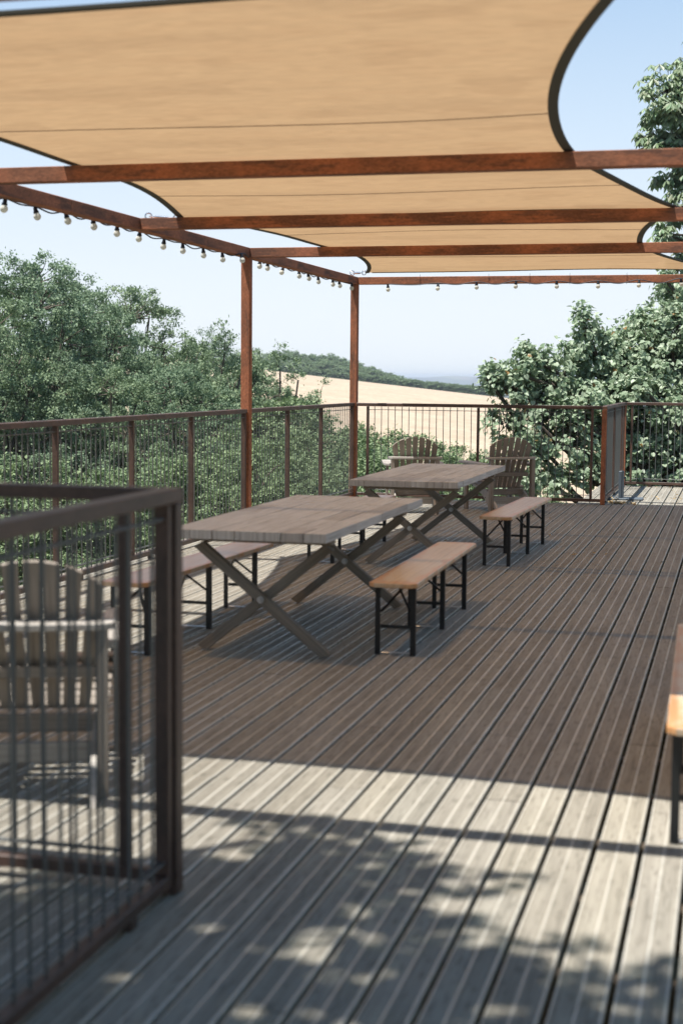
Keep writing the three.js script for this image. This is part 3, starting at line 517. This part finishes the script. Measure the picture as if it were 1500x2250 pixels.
// a crown as lobes; each lobe carries clumps of leaves round twig ends
function crownOf(lobes, o) {
  const lv = new Leaves(), wood = [], area = lobes.map((l) => (l.k ?? 1) * (l.r[0] * l.r[1] + l.r[1] * l.r[2] + l.r[0] * l.r[2])), total = area.reduce((a, b) => a + b, 0);
  lobes.forEach((l, li) => {
    const nCl = Math.max(6, Math.round(o.clumps * area[li] / total)), nLf = Math.round(o.leaves * area[li] / total / nCl);
    for (let c = 0; c < nCl; c++) {
      const u = unit(); if (u.y < -0.15 && rnd() < 0.75) u.y *= -1;
      const f = rnd() < 0.82 ? rr(0.82, 1.08) : rr(0.35, 0.8), ctr = V(l.c.x + u.x * l.r[0] * f, l.c.y + u.y * l.r[1] * f, l.c.z + u.z * l.r[2] * f), cr = o.clumpR * rr(0.7, 1.35);
      if (o.twigs && rnd() < o.twigs) wood.push(limb(l.c.clone().lerp(ctr, 0.2), ctr, o.twigR ?? 0.02, 0.004, 0.12, 3, 4));
      for (let k = 0; k < nLf; k++) {
        const e = V(gauss(), gauss() * 0.75, gauss()).multiplyScalar(cr), q = ctr.clone().add(e);
        const out = q.clone().sub(l.c).normalize(), a = out.clone().multiplyScalar(0.6).add(unit().multiplyScalar(0.8)); a.y -= o.droop; a.normalize();
        const n = unit().multiplyScalar(o.messy ?? 0.7).addScaledVector(out, 0.8); n.y += 0.7; n.normalize();
        // every leaf draws its own green at random, wherever it hangs
        const s = rr(0.7, 1.3);
        let col = mixc(o.greens[0], o.greens[1], rnd()); if (o.odd && rnd() < o.odd) col = o.oddColor;
        lv.add(q, a, n, o.size * s, o.size * s * o.aspect, o.outline, col);
      }
    }
  });
  return { leaves: lv.geo(), wood };
}
function tree(name, label, at, turn, grp, lobes, o, trunk) {
  const g = group(name, label, o.category ?? 'tree', at, turn, grp);
  const { leaves, wood } = crownOf(lobes, o);
  const list = [...wood];
  if (trunk) { const top = V(...trunk.top); list.push(limb(V(0, -0.3, 0), top, trunk.r, trunk.r * 0.6, 0.04, 6, 10)); for (const l of lobes) list.push(limb(top.clone().lerp(V(0, 0, 0), rr(0, 0.3)), l.c, trunk.r * rr(0.28, 0.45), 0.03, 0.12, 5, 6)); }
  if (list.length) part(g, 'trunk', merged(list), M.bark);
  part(g, 'crown', leaves, o.mat);
  return g;
}
const lobesIn = (n, R, H, y0, rmin, rmax, flat = 0.85) => { const out = []; for (let i = 0; i < n; i++) { const a = i * 2.4 + rr(-0.4, 0.4), k = Math.sqrt((i + 0.5) / n), y = lerp(y0, H, 1 - Math.pow(k, 1.7) * rr(0.55, 1)); const r = rr(rmin, rmax); out.push({ c: V(Math.cos(a) * R * k, y, Math.sin(a) * R * k), r: [r, r * flat, r] }); } return out; };

// ------------------------------------------------------------------ oaks on the slope beyond the valley railing
const OAK = { greens: [[0.12, 0.19, 0.11], [0.31, 0.41, 0.245]], outline: KITE, aspect: 0.62, droop: 0.1, mat: M.oakLeaf, twigs: 0.4, twigR: 0.02, messy: 0.6 };
const oaks = [];
const oakLabel = ['broad round topped oak with dense grey green crown, above the valley railing'];
for (let k = 0; k < 3; k++) {
  const lobes = [...lobesIn(22, 3.0, 9.8, 4.0, 0.6, 1.25), ...lobesIn(16, 3.4, 6.0, 1.5, 0.6, 1.15)];
  oaks.push(tree('oak_tree', oakLabel[0], [0, 0, 0], 0, 'oaks on the slope beyond the deck', lobes, { ...OAK, ...[{}, { greens: [[0.11, 0.175, 0.1], [0.3, 0.39, 0.235]] }, { greens: [[0.13, 0.2, 0.105], [0.34, 0.43, 0.24]] }][k], clumps: 760, leaves: 64000, clumpR: 0.19, size: 0.088 }, { top: [0.2, 4.6, 0.1], r: 0.22 }));
}
function placeTree(proto, px, py, D, scale, turn, label, own) {
  const top = onD(px, py, D), gy = ground(top.x, top.z), c = own ? proto : copyOf(proto, [0, 0, 0], 0, label);
  if (label) c.userData.label = label; c.position.set(top.x, gy, top.z); c.rotation.y = turn;
  const h = (top.y - gy) / proto.userData.h; c.scale.set(h * scale, h, h * scale); return c;
}
for (const o of oaks) { const b = new THREE.Box3().setFromObject(o); o.userData.h = b.max.y; }
const oakSpots = [ // pixel of the top, distance, width, turn, which, label
  [40, 545, 40, 1.0, 0.2, 0, 'tallest broad oak of the row beyond the valley railing, cut by the picture edge'],
  [150, 562, 46, 1.0, 2.1, 1, 'round topped oak beside the tallest oak beyond the valley railing'],
  [305, 622, 50, 0.95, 0.9, 2, 'oak with a rounded lighter crown ending the row of tall oaks'],
  [215, 650, 42, 0.9, 4.0, 0, 'oak between the two rounded tall oaks, standing in front of them'],
  [90, 760, 34, 1.0, 3.0, 1, 'low bushy oak in front of the tallest oak beyond the valley railing'],
  [240, 800, 35, 1.0, 5.1, 2, 'low bushy oak behind the middle panels of the valley railing'],
  [370, 790, 37, 0.95, 1.3, 0, 'low bushy oak left of the slender airy tree'],
  [440, 712, 56, 0.75, 3.6, 1, 'oak behind the slender airy tree, closing the row towards the field'],
  [565, 760, 62, 0.7, 0.4, 2, 'small oak just right of the middle pergola post at the field edge'],
  [520, 770, 64, 0.8, 5.5, 0, 'far oak behind the middle pergola post, at the lower field edge'],
  [-60, 640, 33, 1.0, 1.9, 2, 'large oak mostly beyond the picture edge, nearest the deck'],
];
oakSpots.forEach(([px, py, D, w, t, k, label], i) => placeTree(oaks[k], px, py, D, w, t, label, i < 3));
{ // unseen oaks added behind and beside the camera to block low sky light
  const addedOaks = [[8.5, 7, 1.15, 0.4, 0, 'added unseen oak beside the deck, beyond the lone bench'], [9.5, -1.5, 1.2, 2.2, 1, 'added unseen oak beside the near end of the deck, next to the lone bench side'], [6, -10, 1.2, 1.4, 2, 'added unseen oak behind the near end of the deck, on the lone bench side'], [0, -12.5, 1.15, 5.0, 0, 'added unseen oak straight behind the near end of the deck'], [-7, -11, 1.2, 3.3, 1, 'added unseen oak behind the near end of the deck, on the valley side'], [12.5, 14, 1.2, 4.1, 2, 'added unseen oak beside the deck, level with the far table'], [-14, -3, 1.2, 0.9, 0, 'added unseen oak on the valley slope next to the near end of the deck']];
  for (const [x, d, k, turn, which, label] of addedOaks) { const c = copyOf(oaks[which], [x, ground(x, -d), -d], turn, label); c.scale.setScalar(k); c.userData.group = 'oaks added out of view to block sky light'; }
}
{ // airy tree with upright shoots behind the middle pergola post
  const lobes = [...lobesIn(13, 2.1, 7.3, 3.0, 0.65, 1.0), ...lobesIn(10, 2.8, 4.6, 1.4, 0.7, 1.1)];
  for (const [x, y, z] of [[-1.0, 8.3, 0], [0.2, 8.6, 0.3], [1.2, 8.0, -0.3], [-1.7, 7.6, 0.3], [0.7, 8.1, 0]]) lobes.push({ c: V(x, y - 0.5, z), r: [0.28, 0.8, 0.28] });
  const o = tree('airy_tree', 'slender airy tree with upright shoots behind the middle pergola post', [0, 0, 0], 0, undefined, lobes, { ...OAK, clumps: 400, leaves: 36000, clumpR: 0.19, size: 0.092, greens: [[0.12, 0.185, 0.1], [0.35, 0.44, 0.255]], droop: -0.1 }, { top: [0, 3.4, 0], r: 0.12 });
  const b = new THREE.Box3().setFromObject(o); o.userData.h = b.max.y; placeTree(o, 480, 690, 46, 0.95, 0.3, null, true);
  const c = placeTree(o, 610, 742, 56, 1.05, 2.6, 'thin pale airy tree between the middle and corner pergola posts, field showing through'); void c;
}
// shrubs in the valley
const shrubs = [];
for (let k = 0; k < 2; k++) { const o = tree('valley_shrub', '', [0, 0, 0], 0, 'shrubs in the valley', lobesIn(14, 1.6, 2.7, 0.4, 0.45, 0.75, 0.95), { ...OAK, category: 'shrub', clumps: 300, leaves: 27000, clumpR: 0.12, size: 0.052, twigs: 0.3, twigR: 0.012, greens: [[0.115, 0.18, 0.085], [0.32, 0.41, 0.2]] }, { top: [0, 1, 0], r: 0.05 }); const b = new THREE.Box3().setFromObject(o); o.userData.h = b.max.y; shrubs.push(o); }
const shrubSpots = [
  [858, 930, 52, 1.15, 0.2, 0, 'round green shrub at the foot of the wheat field behind the far armchair'],
  [975, 968, 55, 1.1, 1.2, 1, 'lower green shrub at the foot of the wheat field between the two far armchairs'],
  [792, 915, 48, 0.6, 2.2, 0, 'narrow pointed shrub just right of the corner pergola post'],
  [735, 935, 36, 1.1, 3.1, 1, 'shrub behind the railing panel next to the corner pergola post'],
  [640, 925, 30, 1.0, 0.7, 0, 'shrub behind the railing between the middle and corner posts, taller'],
  [690, 985, 27, 1.0, 4.4, 1, 'pale shrub close below the deck edge between the two pergola posts'],
  [570, 960, 26, 1.0, 5.2, 0, 'dark shrub just right of the middle pergola post below the rail'],
  [480, 930, 29, 1.1, 1.8, 1, 'shrub just left of the middle pergola post below the rail'],
  [400, 985, 24, 1.0, 2.7, 0, 'shrub close below the deck edge left of the middle post'],
  [320, 1000, 26, 1.0, 0.1, 1, 'shrub below the deck edge under the slender oak'],
  [215, 1090, 22, 1.1, 3.9, 0, 'low shrub beneath the pale gap in the oaks'],
  [90, 1000, 24, 1.1, 5.8, 1, 'dark shrub below the deck edge behind the corner of the near railing'],
  [10, 980, 22, 1.1, 1.1, 0, 'shrub at the picture edge below the valley railing'],
  [620, 868, 46, 1.2, 4.9, 0, 'round shrub at the field edge between the two pergola posts, topping the railing'],
  [540, 850, 44, 1.2, 2.9, 1, 'round shrub hidden partly by the middle pergola post, topping the railing'],
  [1060, 1010, 40, 1.0, 2.0, 1, 'shrub under the heart leaved tree at the foot of the field'],
];
shrubSpots.forEach(([px, py, D, w, t, k, label], i) => placeTree(shrubs[k], px, py, D, w, t, label, i < 2));

// ------------------------------------------------------------------ heart leaved tree beyond the far railing
{
  const spots = [ // pixel, distance, radius in metres
    [1285, 735, 26, 0.33], [1265, 790, 26, 0.42], [1190, 800, 25.5, 0.3], [1145, 805, 25.4, 0.26], [1215, 850, 25.5, 0.5], [1130, 860, 25.2, 0.4], [1085, 850, 25, 0.2], [1320, 830, 26.3, 0.55], [1290, 900, 25.6, 0.55],
    [1390, 790, 26.8, 0.6], [1440, 720, 27, 0.55], [1490, 660, 27.4, 0.5], [1500, 760, 27, 0.7], [1460, 830, 26.6, 0.6], [1380, 880, 26, 0.6], [1180, 930, 25.2, 0.55], [1110, 935, 25, 0.35], [1240, 980, 25.2, 0.55], [1150, 1010, 25, 0.5], [1330, 980, 25.8, 0.55], [1420, 960, 26, 0.6], [1500, 920, 26.2, 0.6], [1290, 1060, 25.2, 0.5], [1200, 1075, 25, 0.5], [1400, 1060, 25.8, 0.5], [1490, 1040, 26, 0.55], [1560, 820, 27, 0.8], [1580, 960, 26.6, 0.8], [1120, 1075, 24.8, 0.35], [1560, 700, 27.6, 0.7], [1345, 790, 26.6, 0.42], [1365, 845, 26.2, 0.5], [1330, 755, 26.4, 0.26], [1240, 915, 25.6, 0.5], [1340, 925, 25.8, 0.5], [1440, 900, 26.2, 0.55], [1420, 1010, 25.8, 0.5], [1250, 840, 26, 0.45], [1400, 740, 27, 0.4]];
  const base = V(0.9, 0, -27.4); base.y = ground(base.x, base.z);
  const lobes = spots.map(([x, y, D, r]) => ({ c: onD(x, y, D).sub(base), r: [r * 0.92, r * 0.9, r * 1.15] }));
  for (let i = 0; i < 26; i++) { const l = lobes[Math.floor(rnd() * 16)], u = unit(); u.y = Math.abs(u.y) * 0.8 + 0.15; u.x += 0.1; const k = l.c.clone().addScaledVector(u, l.r[0] * 1.05); lobes.push({ c: k, r: [0.09, 0.22, 0.09], k: 2 }); }
  tree('heart_leaved_tree', 'spreading tree with large pale heart shaped leaves beyond the far railing', base.toArray(), 0, undefined, lobes, { clumps: 1350, leaves: 37000, clumpR: 0.14, size: 0.074, aspect: 0.92, outline: HEART, droop: 0.75, messy: 0.4, mat: M.broadLeaf, twigs: 0.7, twigR: 0.012, greens: [[0.2, 0.285, 0.165], [0.48, 0.56, 0.39]], odd: 0.006, oddColor: [0.34, 0.2, 0.07] }, { top: [-0.6, 3.2, 0.6], r: 0.16 });
}
{ // tall tree with hand shaped leaves at the right
  const base = V(2.6, 0, -33); base.y = ground(base.x, base.z);
  const spots = []; // boughs hang out to the left in tiers: [tip pixel, inner pixel]
  for (const [x0, y0, x1, y1, n] of [[1490, 150, 1560, 130, 4], [1448, 225, 1560, 200, 6], [1418, 212, 1470, 205, 2], [1425, 262, 1550, 250, 6], [1412, 305, 1550, 300, 7], [1455, 335, 1560, 345, 5], [1448, 392, 1560, 370, 5], [1478, 430, 1580, 430, 4], [1452, 500, 1580, 470, 5], [1462, 520, 1560, 530, 4], [1480, 575, 1590, 560, 4], [1475, 605, 1590, 610, 4], [1500, 640, 1590, 650, 3], [1530, 90, 1600, 60, 3]]) for (let i = 0; i < n; i++) { const k = i / Math.max(1, n - 1); spots.push([lerp(x0, x1, k) + rr(-4, 4), lerp(y0, y1, k) + rr(-16, 16), 32 + rr(-0.9, 1.1), lerp(0.2, 0.5, k) * rr(0.7, 1.3)]); }
  const lobes = spots.map(([x, y, D, r]) => ({ c: onD(x, y, D).sub(base), r: [r, r * 0.95, r * 1.3] }));
  const g = group('chestnut_tree', 'tall chestnut with drooping hand shaped leaves rising above the heart leaved tree', 'tree', base.toArray());
  const lv = new Leaves(), wood = [limb(V(0, -0.3, 0), V(0.2, 7, 0), 0.26, 0.16, 0.03, 6, 10), limb(V(0.2, 7, 0), V(0.1, 12, 0), 0.16, 0.08, 0.05, 6, 8)];
  for (const l of lobes) {
    wood.push(limb(V(0.15, clamp(l.c.y - 1.2, 3, 11.5), 0), l.c, 0.07, 0.02, 0.1, 5, 6));
    const n = Math.round(160 * (l.r[0] * l.r[0]) + 16);
    for (let k = 0; k < n; k++) {
      const u = unit(); const f = rr(0.3, 1.1), q = V(l.c.x + u.x * l.r[0] * f, l.c.y + u.y * l.r[1] * f, l.c.z + u.z * l.r[2] * f);
      if (rnd() < 0.5) wood.push(limb(l.c, q, 0.01, 0.004, 0.1, 3, 4));
      const gcol = clamp(0.5 + 0.3 * gauss(), 0, 1), col = mixc([0.14, 0.22, 0.1], [0.38, 0.45, 0.28], gcol), ph = rnd() * 6, sz = rr(0.15, 0.24), tilt = u.clone().multiplyScalar(0.5); tilt.y += 0.9; tilt.normalize();
      const s1 = tmpA.crossVectors(tilt, V(0.3, 0.1, 1)).normalize().clone(), s2 = new THREE.Vector3().crossVectors(tilt, s1);
      for (let m = 0; m < 6; m++) { const an = ph + m * 1.0 + rr(-0.2, 0.2), a = s1.clone().multiplyScalar(Math.cos(an)).addScaledVector(s2, Math.sin(an)); a.y -= 0.55; a.normalize(); lv.add(q, a, tilt, sz * rr(0.75, 1.1), sz * 0.36, LANCE, col.map((c) => c * rr(0.9, 1.1)), 0.12); }
    }
  }
  part(g, 'trunk', merged(wood), M.bark); part(g, 'crown', lv.geo(), M.broadLeaf);
}
// ------------------------------------------------------------------ tree over the near end of the deck: only its dappled shade is seen
{
  const base = V(-6.6, 0, 2.2); base.y = ground(base.x, base.z);
  const lobes = []; // where on the deck each clump throws its shade: [x, d, height of the clump, radius]
  for (const [gx, gd, h, r, k] of [[-0.6, 3.15, 6.4, 0.65, 0.75], [0.2, 3.2, 6.5, 0.7, 0.8], [-1.2, 3.0, 6.3, 0.6, 0.6], [-0.3, 3.65, 6.3, 0.35, 0.8], [0.2, 3.8, 6.4, 0.35, 0.7], [-0.65, 3.75, 6.2, 0.25, 0.7], [-1.3, 3.7, 6.0, 0.34, 0.5], [-1.05, 4.05, 6.0, 0.25, 0.4], [-1.25, 4.3, 6.0, 0.28, 0.5], [-1.5, 4.7, 5.9, 0.2, 0.7], [-1.15, 4.55, 6.0, 0.2, 0.5], [-0.85, 4.5, 6.1, 0.12, 0.5], [-0.95, 3.75, 6.1, 0.25, 0.5], [-1.75, 3.3, 6.1, 0.5, 2], [-1.7, 2.7, 6.2, 0.5, 2], [-1.45, 4.05, 6.0, 0.3, 2], [-1.65, 3.9, 6.1, 0.35, 2], [-1.38, 4.42, 5.9, 0.2, 2], [-2.2, 3.6, 5.9, 0.25, 0.8], [-2.6, 3.1, 6.0, 0.5, 1], [-0.5, 2.2, 6.9, 0.9, 1], [0.7, 2.2, 7, 0.9, 1], [-1.9, 1.9, 6.5, 0.8, 1], [-3.6, 2.4, 6.2, 0.6, 1]]) lobes.push({ c: V(gx - 0.25 * h - base.x, h - base.y, -(gd - 0.2 * h) - base.z), r: [r, 0.3 + r * 0.4, r], k });
  tree('overhanging_tree', 'leafy tree overhanging the near end of the deck, known from its dappled shade', base.toArray(), 0, undefined, lobes, { clumps: 400, leaves: 10500, clumpR: 0.13, size: 0.13, aspect: 0.7, outline: KITE, droop: 0.3, mat: M.broadLeaf, twigs: 0.6, twigR: 0.012, greens: [[0.06, 0.105, 0.055], [0.14, 0.19, 0.1]] }, { top: [0.9, 8.2, -0.8], r: 0.2 });
}
// ------------------------------------------------------------------ wood on the ridge behind the wheat field
{
  const protos = [];
  for (let k = 0; k < 3; k++) { const o = tree('ridge_tree', 'oak of the wood on the ridge behind the wheat field', [0, 0, 0], 0, 'wood on the ridge', [...lobesIn(12, 3.4, 8.2, 2.6, 1.2, 2.1), ...lobesIn(7, 3.6, 3.6, 0.8, 1.2, 1.8)], { ...OAK, clumps: 190, leaves: 8000, clumpR: 0.5, size: 0.34, aspect: 0.8, twigs: 0, greens: [[0.12, 0.19, 0.09], [0.29, 0.38, 0.19]] }, { top: [0, 3, 0], r: 0.2 }); const b = new THREE.Box3().setFromObject(o); o.userData.h = b.max.y; protos.push(o); }
  const line = [[560, 768], [640, 772], [665, 774], [700, 775], [730, 781], [766, 793], [800, 804], [825, 811], [850, 816], [872, 831], [900, 838], [929, 839], [960, 848], [985, 855], [1020, 861], [1060, 866], [1110, 872]];
  const topAt = (x) => { for (let i = 0; i + 1 < line.length; i++) if (x <= line[i + 1][0]) return lerp(line[i][1], line[i + 1][1], (x - line[i][0]) / (line[i + 1][0] - line[i][0])); return 872; };
  let n = 0;
  for (const [D, dy, step] of [[350, 30, 20], [362, 18, 17], [380, 8, 17], [402, -1, 18]]) for (let x = 590 + D % 7; x < 1100; x += step * rr(0.75, 1.25)) {
    if (x > 860 && D === 350) continue;
    const y = topAt(x) + dy * (x > 860 ? 0.25 : 1) + rr(-6, 5), top = onD(x, y, D), gy = ground(top.x, top.z), h = Math.max(2.2, top.y - gy), p = protos[n % 3];
    const c = n < 3 ? p : copyOf(p, [0, 0, 0], 0); n++; c.position.set(top.x, gy - 0.3, top.z); c.rotation.y = rnd() * 6.28; const s = (h + 0.3) / p.userData.h; const w = s < 0.5 ? rr(1.2, 2.4) : rr(0.85, 1.5); c.scale.set(s * w, s, s * w);
  }
}
// helper numbers are not part of the scene
scene.traverse((o) => { delete o.userData.h; });

// ------------------------------------------------------------------ fallen leaves
{
  const lv = new Leaves();
  const drop = (x, d, n, spread) => { for (let i = 0; i < n; i++) { const q = V(x + gauss() * spread, rr(0.004, 0.02), -(d + gauss() * spread)), a = V(gauss(), 0.1 * gauss(), gauss()).normalize(), nn = V(0.5 * gauss(), 1, 0.5 * gauss()).normalize(); lv.add(q, a, nn, rr(0.03, 0.06), rr(0.02, 0.035), KITE, mixc([0.3, 0.2, 0.09], [0.55, 0.42, 0.22], rnd()), 0.5); } };
  drop(-1.42, 19.0, 60, 0.09); drop(-1.48, 19.6, 40, 0.07); drop(-1.3, 18.95, 26, 0.16);
  for (let i = 0; i < 60; i++) drop(rr(-1.5, 0), rr(18.9, 22), 1, 0.02);
  for (let i = 0; i < 16; i++) drop(rr(-3.6, 0.1), rr(9, 18.5), 1, 0.02);
  for (const [x, d] of [[-1.2, 14.4], [-1.15, 13.4], [-1.35, 13.2]]) drop(x, d, 2, 0.03);
  const m = new THREE.Mesh(lv.geo(), M.dryLeaf); m.name = 'leaf_litter'; m.castShadow = m.receiveShadow = true; m.userData = { label: 'dry tan fallen leaves scattered on the deck, thickest by the umbrella stand', category: 'fallen leaves', kind: 'stuff' }; scene.add(m);
}

scene.fog = new THREE.FogExp2(new THREE.Color(0.8, 0.88, 1.0), 0.0003);
renderer.render(scene, camera);
